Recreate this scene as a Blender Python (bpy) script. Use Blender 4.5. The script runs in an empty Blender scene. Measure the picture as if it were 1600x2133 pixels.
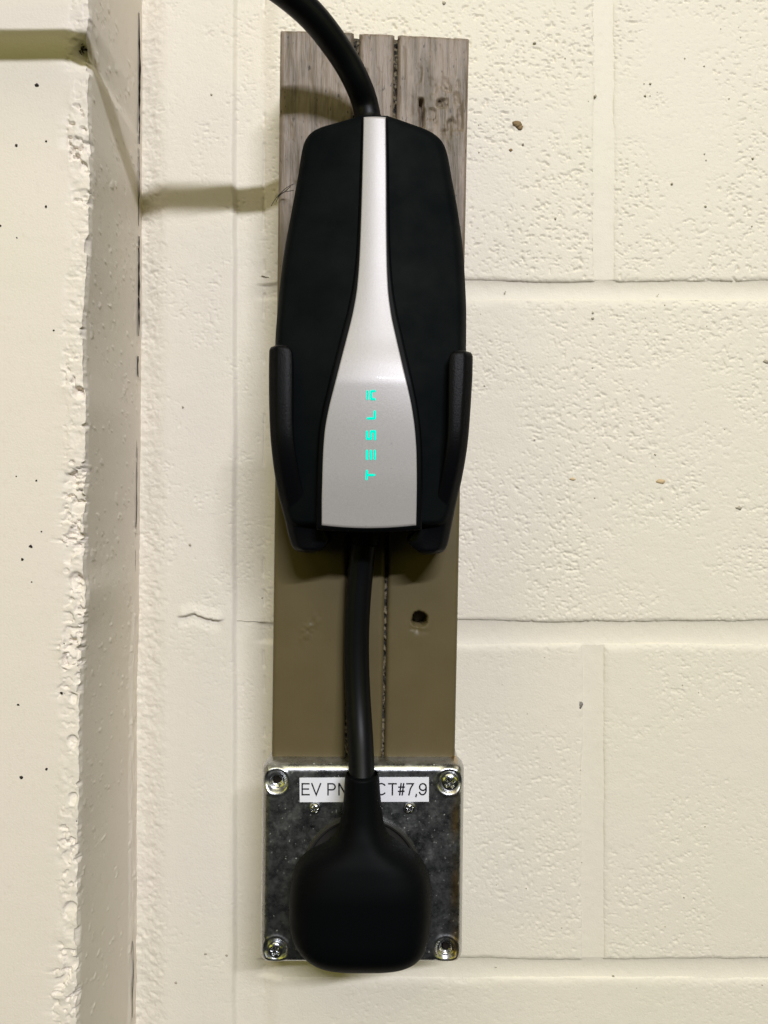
import bpy, math
import numpy as np
from mathutils import Vector

# ------------------------------------------------------------------ camera, light, exposure
S = bpy.context.scene
COL = S.collection
ZC = 1.25                      # camera height above the garage floor (m)
DIST = 460.0                   # camera to wall (mm)
FPX = 1600.0                   # focal length in photograph pixels

cam = bpy.data.cameras.new('camera')
cam.sensor_fit = 'VERTICAL'; cam.sensor_height = 36.0
cam.lens = 36.0 * FPX / 2133.0
cam.clip_start = 0.01; cam.clip_end = 50
camo = bpy.data.objects.new('camera', cam); COL.objects.link(camo)
camo.location = (0, -DIST / 1000, ZC); camo.rotation_euler = (math.radians(90), 0, 0)
S.camera = camo

S.view_settings.view_transform = 'Standard'
S.view_settings.look = 'None'
S.view_settings.exposure = 0.06
S.view_settings.gamma = 1.0

w = bpy.data.worlds.new('World'); S.world = w; w.use_nodes = True
w.node_tree.nodes['Background'].inputs[0].default_value = (0.82, 0.85, 0.80, 1)
w.node_tree.nodes['Background'].inputs[1].default_value = 0.02


def area_lamp(name, loc, target, sx, sy, watts, color):
    l = bpy.data.lights.new(name, 'AREA'); l.shape = 'RECTANGLE'
    l.size = sx; l.size_y = sy; l.energy = watts; l.color = color
    o = bpy.data.objects.new(name, l); COL.objects.link(o)
    o.location = loc
    o.rotation_euler = (Vector(target) - Vector(loc)).to_track_quat('-Z', 'Y').to_euler()
    return o


# the fluorescent tube that throws the cable's shadow
area_lamp('tube_lamp', (0.92, -3.75, ZC + 2.2), (0, 0, ZC), 1.75, 0.09, 180, (0.875, 0.885, 0.97))
# warm fill lamp, added for ambient light off the unseen ceiling
area_lamp('ceiling_fill', (-0.3, -2.9, ZC + 3.6), (0, 0, ZC), 5.0, 2.4, 73, (1.0, 0.925, 0.56))
# yellow fill lamps added on both sides for ambient light off unseen walls
area_lamp('side_fill', (3.0, -2.6, ZC + 0.5), (0, 0, ZC), 2.4, 1.6, 9, (1.0, 0.95, 0.10))
area_lamp('other_side_fill', (-3.0, -2.8, ZC + 0.5), (0, 0, ZC), 2.4, 1.6, 16, (1.0, 0.95, 0.15))

# ------------------------------------------------------------------ helpers
RNG = np.random.default_rng(7)


def W(px, py, d):
    """photograph pixel + distance out from the wall (mm) -> x, d, z in mm"""
    k = (DIST - d) / FPX
    return ((px - 800.0) * k, d, (1066.5 - py) * k)


def wx(px, d): return (px - 800.0) * (DIST - d) / FPX
def wz(py, d): return (1066.5 - py) * (DIST - d) / FPX


_TAB = {}


def vnoise(x, z, scale, seed):
    if seed not in _TAB:
        _TAB[seed] = np.random.default_rng(seed).random((256, 256)) * 2 - 1
    t = _TAB[seed]
    a = np.asarray(x) / scale + 57.3; b = np.asarray(z) / scale + 91.7
    ia = np.floor(a).astype(int); ib = np.floor(b).astype(int)
    fa = a - ia; fb = b - ib
    fa = fa * fa * fa * (fa * (fa * 6 - 15) + 10); fb = fb * fb * fb * (fb * (fb * 6 - 15) + 10)
    i0 = ia & 255; i1 = (ia + 1) & 255; j0 = ib & 255; j1 = (ib + 1) & 255
    return (t[i0, j0] * (1 - fa) + t[i1, j0] * fa) * (1 - fb) + (t[i0, j1] * (1 - fa) + t[i1, j1] * fa) * fb


def fbm(x, z, scale, octv, seed):
    r = 0; amp = 1.0; tot = 0
    for k in range(octv):
        r = r + amp * vnoise(x, z, scale / (2.03 ** k), seed + k * 13); tot += amp; amp *= 0.5
    return r / tot


def sstep(a, b, v):
    t = np.clip((np.asarray(v, float) - a) / (b - a), 0, 1)
    return t * t * (3 - 2 * t)


def pchip(xs, ys):
    xs = np.array(xs, float); ys = np.array(ys, float)
    h = np.diff(xs); dl = np.diff(ys) / h
    m = np.zeros(len(xs)); m[0] = dl[0]; m[-1] = dl[-1]
    for i in range(1, len(xs) - 1):
        if dl[i - 1] * dl[i] > 0:
            w1 = 2 * h[i] + h[i - 1]; w2 = h[i] + 2 * h[i - 1]
            m[i] = (w1 + w2) / (w1 / dl[i - 1] + w2 / dl[i])

    def f(q):
        q = np.clip(np.asarray(q, float), xs[0], xs[-1])
        i = np.clip(np.searchsorted(xs, q) - 1, 0, len(h) - 1)
        t = (q - xs[i]) / h[i]
        return ((1 + 2 * t) * (1 - t) ** 2 * ys[i] + t * (1 - t) ** 2 * h[i] * m[i]
                + t * t * (3 - 2 * t) * ys[i + 1] + t * t * (t - 1) * h[i] * m[i + 1])
    return f


def thing(name, base, label, cat, group=None):
    o = bpy.data.objects.new(name, None); COL.objects.link(o)
    o.empty_display_size = 0.02
    o.location = (base[0] / 1000, -base[1] / 1000, ZC + base[2] / 1000)
    o['label'] = label; o['category'] = cat
    if group: o['group'] = group
    return o


def origin_of(p):
    v = Vector((0, 0, 0))
    while p is not None:
        v += p.location; p = p.parent
    return v


def build(name, V, F, mat, parent=None, smooth=True, angle=None):
    """V: (n,3) in mm as x, d, z (d out of the wall).  Linked as ONE mesh object."""
    V = np.asarray(V, float).reshape(-1, 3)
    o0 = origin_of(parent)
    co = np.empty_like(V)
    co[:, 0] = V[:, 0] / 1000 - o0.x
    co[:, 1] = -V[:, 1] / 1000 - o0.y
    co[:, 2] = ZC + V[:, 2] / 1000 - o0.z
    me = bpy.data.meshes.new(name)
    if isinstance(F, np.ndarray) and F.ndim == 2:
        n = F.shape[1]
        me.vertices.add(len(co)); me.vertices.foreach_set('co', co.ravel())
        me.loops.add(F.size); me.loops.foreach_set('vertex_index', F.ravel().astype(np.int32))
        me.polygons.add(len(F))
        me.polygons.foreach_set('loop_start', np.arange(0, F.size, n, dtype=np.int32))
        me.polygons.foreach_set('loop_total', np.full(len(F), n, dtype=np.int32))
        me.update(calc_edges=True); me.validate()
    else:
        me.from_pydata(co.tolist(), [], [list(map(int, f)) for f in F]); me.update(); me.validate()
    me.polygons.foreach_set('use_smooth', np.full(len(me.polygons), smooth))
    if smooth and angle: me.set_sharp_from_angle(angle=math.radians(angle))
    me.materials.append(mat)
    ob = bpy.data.objects.new(name, me); COL.objects.link(ob)
    if parent: ob.parent = parent
    return ob


def grid_faces(ny, nx, off=0):
    j, i = np.mgrid[0:ny - 1, 0:nx - 1]
    a = (j * nx + i).ravel() + off
    return np.stack([a, a + nx, a + nx + 1, a + 1], 1)


def sheet(X, D, Z, dback=None):
    """rows run down, columns run right; optional skirt to dback"""
    ny, nx = X.shape
    V = np.stack([X, D, Z], -1).reshape(-1, 3); F = grid_faces(ny, nx)
    if dback is not None:
        b = np.concatenate([np.arange(nx), np.arange(1, ny) * nx + nx - 1,
                            (ny - 1) * nx + np.arange(nx - 2, -1, -1), np.arange(ny - 2, 0, -1) * nx])
        sk = V[b].copy(); sk[:, 1] = dback
        n0 = len(V); m = len(b); V = np.vstack([V, V[b], sk])      # the flank keeps its own normals
        k = np.arange(m); k2 = (k + 1) % m
        F = np.vstack([F, np.stack([n0 + k, n0 + k2, n0 + m + k2, n0 + m + k], 1)])
    return V, F


def join(parts):
    Vs, Fs, n = [], [], 0
    for V, F in parts:
        Vs.append(np.asarray(V, float)); Fs.append(np.asarray(F) + n); n += len(V)
    return np.vstack(Vs), np.vstack(Fs)


def revolve(cx, cz, prof, n=32):
    """prof: list of (r, d); axis along d, first point at the centre"""
    V = [(cx, prof[0][1], cz)]; F = []
    for r, d in prof[1:]:
        for k in range(n):
            a = 2 * math.pi * k / n
            V.append((cx + r * math.cos(a), d, cz + r * math.sin(a)))
    for k in range(n):
        F.append((0, 1 + k, 1 + (k + 1) % n))
    for q in range(len(prof) - 2):
        a0 = 1 + q * n; b0 = a0 + n
        for k in range(n):
            F.append((a0 + k, b0 + k, b0 + (k + 1) % n, a0 + (k + 1) % n))
    return V, F


def tube(path, radii, n=24, cap=True):
    P = np.asarray(path, float); m = len(P)
    T = np.gradient(P, axis=0); T /= np.linalg.norm(T, axis=1)[:, None]
    N = np.array([0.0, 1.0, 0.0]); V = []; F = []
    for i in range(m):
        N = N - T[i] * N.dot(T[i]); N /= np.linalg.norm(N); B = np.cross(T[i], N)
        for k in range(n):
            a = 2 * math.pi * k / n
            V.append(P[i] + radii[i] * (math.cos(a) * N + math.sin(a) * B))
    for i in range(m - 1):
        for k in range(n):
            F.append((i * n + k, i * n + (k + 1) % n, (i + 1) * n + (k + 1) % n, (i + 1) * n + k))
    if cap:
        F.append(tuple(range(n))); F.append(tuple((m - 1) * n + k for k in range(n - 1, -1, -1)))
    return V, F


def spline3(pts, m):
    p = np.asarray(pts, float)
    s = np.concatenate([[0], np.cumsum(np.linalg.norm(np.diff(p, axis=0), axis=1))])
    q = np.linspace(0, s[-1], m)
    n = len(p); out = np.empty((m, 3))          # natural cubic
    h = np.diff(s); A = np.eye(n); R = np.zeros((n, 3))
    for i in range(1, n - 1):
        A[i, i - 1] = h[i - 1]; A[i, i] = 2 * (h[i - 1] + h[i]); A[i, i + 1] = h[i]
        R[i] = 6 * ((p[i + 1] - p[i]) / h[i] - (p[i] - p[i - 1]) / h[i - 1])
    M = np.linalg.solve(A, R)
    i = np.clip(np.searchsorted(s, q) - 1, 0, n - 2); t = q - s[i]; hh = h[i]
    a = (s[i + 1] - q)
    out = ((M[i].T * a ** 3 + M[i + 1].T * t ** 3) / (6 * hh)).T
    out += ((p[i].T / hh - M[i].T * hh / 6) * a).T + ((p[i + 1].T / hh - M[i + 1].T * hh / 6) * t).T
    return out


def ribbon(pts, wpx, d, th=0.25, jit=0.0):
    """thin crooked strip along photograph points, standing th mm proud of depth d"""
    P = np.asarray(pts, float); V = []; F = []
    n = len(P)
    for i, (px, py) in enumerate(P):
        a = P[max(i - 1, 0)]; b = P[min(i + 1, n - 1)]
        t = (b - a) / (np.linalg.norm(b - a) + 1e-9); nn = np.array([-t[1], t[0]])
        ww = (wpx if np.isscalar(wpx) else wpx[i]) * 0.5
        o = RNG.normal(0, jit, 2) if jit else (0, 0)
        for s in (-1, 1):
            q = P[i] + nn * ww * s + o
            V.append(W(q[0], q[1], d + th))
        for s in (1, -1):
            q = P[i] + nn * ww * s + o
            V.append(W(q[0], q[1], d - 0.6))
    for i in range(n - 1):
        for k in range(4):
            F.append((i * 4 + k, i * 4 + (k + 1) % 4, (i + 1) * 4 + (k + 1) % 4, (i + 1) * 4 + k))
    F.append((0, 3, 2, 1)); F.append(tuple((n - 1) * 4 + k for k in range(4)))
    return V, F


def poly_dist(poly, x, y):
    """distance from points to a closed polyline"""
    P = np.asarray(poly, float); Q = np.roll(P, -1, 0)
    best = np.full(np.shape(x), 1e9)
    for (ax, ay), (bx, by) in zip(P, Q):
        dx, dy = bx - ax, by - ay; L = dx * dx + dy * dy
        if L < 1e-12: continue
        t = np.clip(((x - ax) * dx + (y - ay) * dy) / L, 0, 1)
        best = np.minimum(best, np.hypot(x - ax - t * dx, y - ay - t * dy))
    return best


def cosspace(a, b, n, p=1.0):
    t = np.linspace(0, 1, n); c = 0.5 - 0.5 * np.cos(math.pi * t)
    t = t * (1 - p) + c * p
    return a + (b - a) * t


def pillow(L, R, dref, front, dedge, dback, rad, ny=120, nx=60):
    """solid whose outline is given by left / right photograph curves (py -> px lists), its face rounded
    off within rad mm of the outline.  front(x, z, py) gives the face's depth."""
    fl = L if callable(L) else pchip([p[1] for p in L], [p[0] for p in L])
    fr = R if callable(R) else pchip([p[1] for p in R], [p[0] for p in R])
    if not callable(L): y0, y1 = L[0][1], L[-1][1]
    py = cosspace(y0, y1, ny, 0.85)
    u = cosspace(0, 1, nx, 0.9)
    PX = fl(py)[:, None] * (1 - u)[None] + fr(py)[:, None] * u[None]
    PY = np.repeat(py[:, None], nx, 1)
    X = wx(PX, dref); Z = wz(PY, dref)
    out = np.concatenate([np.stack([X[:, 0], Z[:, 0]], 1), np.stack([X[::-1, -1], Z[::-1, -1]], 1)])
    dist = poly_dist(out, X, Z)
    t = np.clip(dist / rad, 0, 1); r = np.sqrt(np.maximum(0, 1 - (1 - t) ** 2))
    fd = front(X, Z, PY)
    D = dedge + (fd - dedge) * r
    return sheet(X, D, Z, dback)


# ------------------------------------------------------------------ materials
def new_mat(name):
    m = bpy.data.materials.new(name); m.use_nodes = True
    nt = m.node_tree
    return m, nt, nt.nodes['Principled BSDF']


def N(nt, typ, **kw):
    n = nt.nodes.new(typ)
    for k, v in kw.items():
        if k in n.inputs: n.inputs[k].default_value = v
        else: setattr(n, k, v)
    return n


def ramp(nt, fac, stops):
    r = nt.nodes.new('ShaderNodeValToRGB'); nt.links.new(fac, r.inputs[0])
    e = r.color_ramp.elements
    e[0].position, e[0].color = stops[0][0], stops[0][1]
    e[1].position, e[1].color = stops[-1][0], stops[-1][1]
    for p, c in stops[1:-1]:
        x = e.new(p); x.color = c
    return r


def g(v): return (v, v, v, 1)


def coords(nt, scale=(1, 1, 1)):
    tc = nt.nodes.new('ShaderNodeTexCoord'); mp = nt.nodes.new('ShaderNodeMapping')
    mp.inputs['Scale'].default_value = scale
    nt.links.new(tc.outputs['Object'], mp.inputs[0]); return mp.outputs[0]


def noise(nt, vec, scale, detail=4, rough=0.55):
    n = N(nt, 'ShaderNodeTexNoise', Scale=scale, Detail=detail, Roughness=rough)
    nt.links.new(vec, n.inputs['Vector']); return n.outputs['Fac']


def mix(nt, fac, a, b, kind='MIX'):
    m = nt.nodes.new('ShaderNodeMix'); m.data_type = 'RGBA'; m.blend_type = kind
    for sock, v in ((m.inputs[0], fac), (m.inputs[6], a), (m.inputs[7], b)):
        if isinstance(v, bpy.types.NodeSocket): nt.links.new(v, sock)
        else: sock.default_value = v
    return m.outputs[2]


def bump(nt, bsdf, h, dist, strength=1.0):
    b = N(nt, 'ShaderNodeBump', Strength=strength, Distance=dist)
    nt.links.new(h, b.inputs['Height'])
    nt.links.new(b.outputs[0], bsdf.inputs['Normal']); return b


def paint_material(name, base, tint, rough=0.55, fine=0.0001):
    m, nt, b = new_mat(name)
    v = coords(nt)
    n1 = noise(nt, v, 14, 5)
    r1 = ramp(nt, n1, [(0.3, base), (0.7, tint)])
    n2 = noise(nt, v, 420, 4, 0.6)
    r2 = ramp(nt, n2, [(0.2, (0.93, 0.92, 0.90, 1)), (0.45, g(1))])
    c = mix(nt, 1.0, r1.outputs[0], r2.outputs[0], 'MULTIPLY')
    # rare little unpainted pores
    n3 = noise(nt, v, 700, 2, 0.5)
    r3 = ramp(nt, n3, [(0.17, (0.45, 0.42, 0.36, 1)), (0.21, g(1))])
    c = mix(nt, 0.7, c, r3.outputs[0], 'MULTIPLY')
    nt.links.new(c, b.inputs['Base Color'])
    b.inputs['Roughness'].default_value = rough
    b.inputs['Specular IOR Level'].default_value = 0.3
    n4 = noise(nt, v, 900, 3, 0.6)
    bump(nt, b, n4, fine * 2.5, 0.8)
    return m


M_WALL = paint_material('cream_block_paint', (0.765, 0.715, 0.605, 1), (0.78, 0.72, 0.625, 1))
M_MORTAR = paint_material('cream_joint_paint', (0.768, 0.718, 0.610, 1), (0.78, 0.72, 0.625, 1), 0.52, 0.00007)
M_PIL = paint_material('cream_column_paint', (0.78, 0.72, 0.62, 1), (0.79, 0.715, 0.64, 1), 0.5, 0.00006)


def plain(name, col, rough=0.5, metal=0.0, spec=0.5, bscale=None, bdist=0.0):
    m, nt, b = new_mat(name)
    b.inputs['Base Color'].default_value = (*col, 1); b.inputs['Roughness'].default_value = rough
    b.inputs['Metallic'].default_value = metal; b.inputs['Specular IOR Level'].default_value = spec
    if bscale:
        bump(nt, b, noise(nt, coords(nt), bscale, 3), bdist)
    return m


M_DARK = plain('dark_void', (0.012, 0.010, 0.008), 0.9, 0, 0.1)
M_CRACK = plain('crack_shade', (0.24, 0.22, 0.17), 0.9, 0, 0.1)
M_SPECK = plain('dirt_speck', (0.03, 0.025, 0.02), 0.8, 0, 0.2)
M_BROWN = plain('bare_brown_chip', (0.30, 0.21, 0.11), 0.9, 0, 0.2, 1500, 0.0008)
M_GREYCHIP = plain('bare_grey_chip', (0.28, 0.26, 0.23), 0.9, 0, 0.2, 1500, 0.0008)
M_RUST = plain('rust_stain', (0.62, 0.47, 0.28), 0.8, 0, 0.2)


def wood_material():
    m, nt, b = new_mat('weathered_brown_paint')
    v = coords(nt, (1, 1, 0.07)); vi = coords(nt)
    grain = noise(nt, v, 330, 5, 0.65)
    blot = noise(nt, vi, 45, 4)
    sep = nt.nodes.new('ShaderNodeSeparateXYZ'); nt.links.new(vi, sep.inputs[0])
    mr = N(nt, 'ShaderNodeMapRange'); nt.links.new(sep.outputs[2], mr.inputs[0])
    mr.inputs[1].default_value = 0.215; mr.inputs[2].default_value = 0.30    # the bare weathered upper end
    add = N(nt, 'ShaderNodeMath', operation='MULTIPLY'); nt.links.new(mr.outputs[0], add.inputs[0])
    worn = noise(nt, coords(nt, (1, 1, 0.35)), 60, 4)
    gm = N(nt, 'ShaderNodeMath', operation='MULTIPLY_ADD'); nt.links.new(worn, gm.inputs[0]); gm.inputs[1].default_value = 0.75
    nt.links.new(grain, gm.inputs[2])
    rg = ramp(nt, gm.outputs[0], [(0.74, g(0)), (1.02, g(1))]); nt.links.new(rg.outputs[0], add.inputs[1])
    base = ramp(nt, blot, [(0.3, (0.104, 0.080, 0.036, 1)), (0.7, (0.116, 0.090, 0.043, 1))])
    up = mix(nt, mr.outputs[0], base.outputs[0], (0.120, 0.091, 0.058, 1))
    c = mix(nt, add.outputs[0], up, (0.27, 0.212, 0.168, 1))
    spots = noise(nt, coords(nt, (1, 1, 0.45)), 420, 2)
    rs = ramp(nt, spots, [(0.27, g(0.25)), (0.35, g(1))])
    c = mix(nt, mr.outputs[0], c, mix(nt, 1.0, c, rs.outputs[0], 'MULTIPLY'))
    nt.links.new(c, b.inputs['Base Color'])
    b.inputs['Roughness'].default_value = 0.46
    b.inputs['Specular IOR Level'].default_value = 0.34
    hm = N(nt, 'ShaderNodeMath', operation='MULTIPLY_ADD')
    nt.links.new(mr.outputs[0], hm.inputs[0]); hm.inputs[1].default_value = 0.9; hm.inputs[2].default_value = 0.1
    hh = N(nt, 'ShaderNodeMath', operation='MULTIPLY'); nt.links.new(grain, hh.inputs[0]); nt.links.new(hm.outputs[0], hh.inputs[1])
    bump(nt, b, hh.outputs[0], 0.0007)
    return m


M_WOOD = wood_material()


def filler_material():
    m, nt, b = new_mat('old_caulk_in_groove')
    n = noise(nt, coords(nt, (1, 1, 0.8)), 420, 3)
    r = ramp(nt, n, [(0.44, (0.008, 0.007, 0.005, 1)), (0.56, (0.15, 0.12, 0.075, 1))])
    nt.links.new(r.outputs[0], b.inputs['Base Color']); b.inputs['Roughness'].default_value = 0.8
    bump(nt, b, n, 0.0012)
    return m


M_FILL = filler_material()
M_BODY = plain('matt_black_plastic', (0.0026, 0.0038, 0.0042), 0.62, 0, 0.035, 2600, 0.00003)
_nt = M_BODY.node_tree; _bs = _nt.nodes['Principled BSDF']
_r = ramp(_nt, noise(_nt, coords(_nt), 45, 4, 0.6), [(0.35, g(0.025)), (0.7, g(0.06))])
_nt.links.new(_r.outputs[0], _bs.inputs['Specular IOR Level'])
M_RIM = plain('satin_black_plastic', (0.0018, 0.0022, 0.0028), 0.45, 0, 0.06)
M_CRADLE = plain('grained_black_plastic', (0.0026, 0.0028, 0.0038), 0.42, 0, 0.10, 1300, 0.00014)
M_RUBBER = plain('black_rubber', (0.0018, 0.0023, 0.0028), 0.55, 0, 0.055, 2400, 0.00003)
M_CABLE = plain('black_cable_jacket', (0.0022, 0.0026, 0.0034), 0.42, 0, 0.16)
M_DEVICE = plain('grey_black_receptacle', (0.022, 0.021, 0.019), 0.5, 0, 0.25)
M_THREAD = plain('black_thread', (0.01, 0.01, 0.01), 0.7)


def silver_material():
    m, nt, b = new_mat('silver_satin_strip')
    v = coords(nt)
    n = noise(nt, v, 1500, 3)
    r = ramp(nt, n, [(0.3, (0.375, 0.358, 0.364, 1)), (0.7, (0.42, 0.400, 0.407, 1))])
    sp = noise(nt, v, 520, 2)
    r2 = ramp(nt, sp, [(0.22, g(0.75)), (0.27, g(1))])
    nt.links.new(mix(nt, 1.0, r.outputs[0], r2.outputs[0], 'MULTIPLY'), b.inputs['Base Color'])
    b.inputs['Metallic'].default_value = 0.17; b.inputs['Specular IOR Level'].default_value = 0.42; b.inputs['Roughness'].default_value = 0.40
    b.inputs['Coat Weight'].default_value = 0.05; b.inputs['Coat Roughness'].default_value = 0.06
    bump(nt, b, n, 0.00003)
    return m


M_SILVER = silver_material()


def zinc_material(name='galvanised_steel', spots=True):
    m, nt, b = new_mat(name)
    v = coords(nt)
    a = noise(nt, v, 120, 7, 0.78)
    r = ramp(nt, a, [(0.30, (0.36, 0.375, 0.395, 1)), (0.72, (0.66, 0.66, 0.65, 1))])
    c = r.outputs[0]
    if spots:
        f = noise(nt, v, 620, 3, 0.6)
        rf = ramp(nt, f, [(0.64, g(0)), (0.72, g(0.9))])
        c = mix(nt, rf.outputs[0], c, (0.85, 0.84, 0.80, 1))
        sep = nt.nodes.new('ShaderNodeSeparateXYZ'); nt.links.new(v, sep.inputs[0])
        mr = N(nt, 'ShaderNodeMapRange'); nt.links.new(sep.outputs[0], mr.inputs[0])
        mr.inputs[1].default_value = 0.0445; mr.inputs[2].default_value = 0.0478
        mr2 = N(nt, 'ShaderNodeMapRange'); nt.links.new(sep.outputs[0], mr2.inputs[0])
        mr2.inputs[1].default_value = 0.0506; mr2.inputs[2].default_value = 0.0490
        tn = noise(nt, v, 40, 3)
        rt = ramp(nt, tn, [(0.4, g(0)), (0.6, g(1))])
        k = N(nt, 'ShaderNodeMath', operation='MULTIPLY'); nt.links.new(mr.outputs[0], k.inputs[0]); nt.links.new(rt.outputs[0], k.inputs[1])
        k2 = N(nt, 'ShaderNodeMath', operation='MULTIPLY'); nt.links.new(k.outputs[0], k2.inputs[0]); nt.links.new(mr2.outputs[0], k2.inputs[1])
        c = mix(nt, k2.outputs[0], c, (0.55, 0.38, 0.18, 1))  # brownish reflection along the right edge, painted into the metal's colour
        rr = ramp(nt, a, [(0.35, g(0.22)), (0.70, g(0.42))])
        rq = ramp(nt, f, [(0.66, g(0.0)), (0.74, g(0.35))])
        ad = N(nt, 'ShaderNodeMath', operation='ADD'); nt.links.new(rr.outputs[0], ad.inputs[0]); nt.links.new(rq.outputs[0], ad.inputs[1]); rr = ad
        nt.links.new(rr.outputs[0], b.inputs['Roughness'])
    else:
        b.inputs['Roughness'].default_value = 0.22
    nt.links.new(c, b.inputs['Base Color'])
    b.inputs['Metallic'].default_value = 1.0
    bump(nt, b, noise(nt, v, 300, 4, 0.6), 0.00009 if spots else 0.00002)
    return m


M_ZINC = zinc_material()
M_SCREW = zinc_material('screw_steel', False)
M_STICK = plain('white_label_tape', (0.80, 0.80, 0.86), 0.45, 0, 0.4)
M_INK = plain('black_label_ink', (0.012, 0.012, 0.014), 0.5, 0, 0.3)
M_GLOW, _nt, _b = new_mat('green_led_lettering')
_b.inputs['Base Color'].default_value = (0.0, 0.02, 0.015, 1)
_b.inputs['Emission Color'].default_value = (0.0, 0.88, 0.62, 1); _b.inputs['Specular IOR Level'].default_value = 0.0; _b.inputs['Emission Strength'].default_value = 1.1

# ------------------------------------------------------------------ the block wall
wall = thing('block_wall', (0, 0, -ZC * 1000), 'cream painted concrete block wall with recessed mortar joints behind the charger', 'wall')


def relief(x, z):
    """paint-filled pores and lumps of the block faces, in mm (0 = wall plane)"""
    h = 0.30 * fbm(x, z, 70, 2, 3) + 0.10 * fbm(x, z, 9, 3, 5)
    dens = sstep(-0.55, 0.45, fbm(x, z, 38, 3, 11))
    right = sstep(-78, -60, x)
    left = 1 - right
    q = x + 0.45 * z; r = z - 0.2 * x
    zb_, zc_, zd_ = wz(602, 0), wz(1315, 0), wz(2018, 0)
    inB = (z < zb_) & (z > zc_); inC = (z < zc_) & (z > zd_); inD = z < zd_
    kp = np.where(inB, 0.8, np.where(inC, 0.45, np.where(inD, 0.25, 1.0)))      # pores
    ks = np.where(inB, 1.0, np.where(inC, 0.40, np.where(inD, 0.25, 0.45)))     # wormy slits
    n1 = fbm(q, r * 1.9, 4.2, 3, 21); n2 = fbm(x, z, 3.0, 2, 33)
    n3 = fbm(x, z * 1.35, 2.0, 2, 47); n4 = fbm(x, z * 1.6, 3.1, 2, 49)
    slit = sstep(0.90, 0.985, 1 - np.abs(n1)) * sstep(0.10, 0.34, n2)
    pore = np.maximum(sstep(0.47, 0.58, n3), sstep(0.52, 0.62, n4))
    lump = fbm(x, z, 4.0, 3, 61)
    amp = right * (0.10 + 0.95 * dens) + left * (0.10 + 0.45 * sstep(0.1, 0.5, fbm(x, z, 20, 2, 71)))
    h = h + amp * (-0.62 * ks * slit - 0.80 * kp * pore + 0.11 * ks * lump)
    # crumbly strip along the corner of the column
    cr = 1 - sstep(-139, -126, x + 2.5 * fbm(x, z, 12, 2, 81))
    h = h + cr * (0.55 * fbm(x, z * 1.3, 4.2, 3, 91) - 0.30 * sstep(0.25, 0.5, fbm(x, z, 2.4, 2, 95)))
    h = h - 4.6 * (1 - sstep(-148, -129, x))
    # raked, filled joint between the narrow blocks and the rest of the wall
    gw = 0.8 * fbm(x, z, 30, 2, 97)
    h = h - 3.0 * sstep(wx(482, 0), wx(494, 0), x + gw) * (1 - sstep(wx(542, 0), wx(584, 0), x + gw)) * (x < wx(588, 0) + .01)
    for ja, jb in ((588, 620), (1297, 1338), (2002, 2038)):
        jm = sstep(wz(jb + 7, 0), wz(jb - 5, 0), z) * (1 - sstep(wz(ja + 5, 0), wz(ja - 1, 0), z))
        h = h - 2.0 * jm * sstep(wx(520, 0), wx(562, 0), x + 3 * gw) * (x < wx(588, 0) + .01)
    ln = np.abs(x - wx(549, 0) - 0.5 * fbm(x * 0, z, 22, 2, 99))
    h = h - 0.9 * (1 - sstep(0.3, 1.0, ln)) * sstep(-0.05, 0.3, fbm(x * 0.3, z, 9, 3, 103)) * sstep(wz(2100, 0), wz(2000, 0), z)
    return h


def ledge(x, z):
    """broken lip in the flush joint left of the board"""
    px = 800 + x / 0.2875; py = 1066.5 - z / 0.2875
    e = 1284 + 5 * np.sin(px / 17.0) + 4 * fbm(px, px * 0, 14, 2, 7)
    m = sstep(366, 382, px) * (1 - sstep(452, 470, px))
    return 1.3 * m * (sstep(e - 26, e, py) * (1 - sstep(e, e + 3, py))) - 0.9 * m * sstep(e, e + 3, py) * (1 - sstep(e + 8, e + 30, py))


P0 = 0.2875


def block(x0, x1, y0, y1, res, flush_all=False, flush_left=False):
    """one concrete block between photograph lines x0..x1, y0..y1 at the wall plane"""
    xa, xb = wx(x0, 0), wx(x1, 0); za, zb = wz(y0, 0), wz(y1, 0)
    nx = max(int((xb - xa) / res), 6); ny = max(int((za - zb) / res), 6)
    X, Z = np.meshgrid(np.linspace(xa, xb, nx), np.linspace(za, zb, ny))
    if not flush_all:
        nb = 1 - sstep(0, 7, Z - zb); nt_ = 1 - sstep(0, 7, za - Z); nr = 1 - sstep(0, 7, xb - X); nl = (1 - sstep(0, 7, X - xa)) * (0 if flush_left else 1)
        X0, Z0 = X, Z
        Z = Z0 + nb * (1.5 * fbm(X0, Z0 * 0, 34, 4, 151) - 0.3) + nt_ * 0.7 * fbm(X0, Z0 * 0, 30, 3, 157)
        X = X0 + nr * 0.8 * fbm(Z0, X0 * 0, 30, 3, 163) + nl * 0.8 * fbm(Z0, X0 * 0, 30, 3, 167)
    h = relief(X, Z) + ledge(X, Z)
    if flush_all: return sheet(X, h, Z, -14)
    wob = 1.0 * fbm(X, Z, 22, 3, 111) + 0.8 * fbm(X, Z, 5, 3, 113)

    def fall(e, roll, deep):
        t = np.clip((e + wob * sstep(0, 2, e)) / roll, 0, 1)
        return deep * (1 - np.sqrt(np.maximum(0, 1 - (1 - t) ** 2)))
    f = np.maximum(fall(za - Z0, 6.0, 1.9), fall(Z0 - zb, 3.0, 2.1))
    f = np.maximum(f, fall(xb - X0, 4.2, 1.3))
    if not flush_left: f = np.maximum(f, fall(X0 - xa, 4.2, 1.3))
    return sheet(X, h - f, Z, -14)


FINE = 0.62
courses = [(-820, -124), (-108 + 4, 586), (621, 1295), (1340, 2000), (2036, 2710)]
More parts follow.
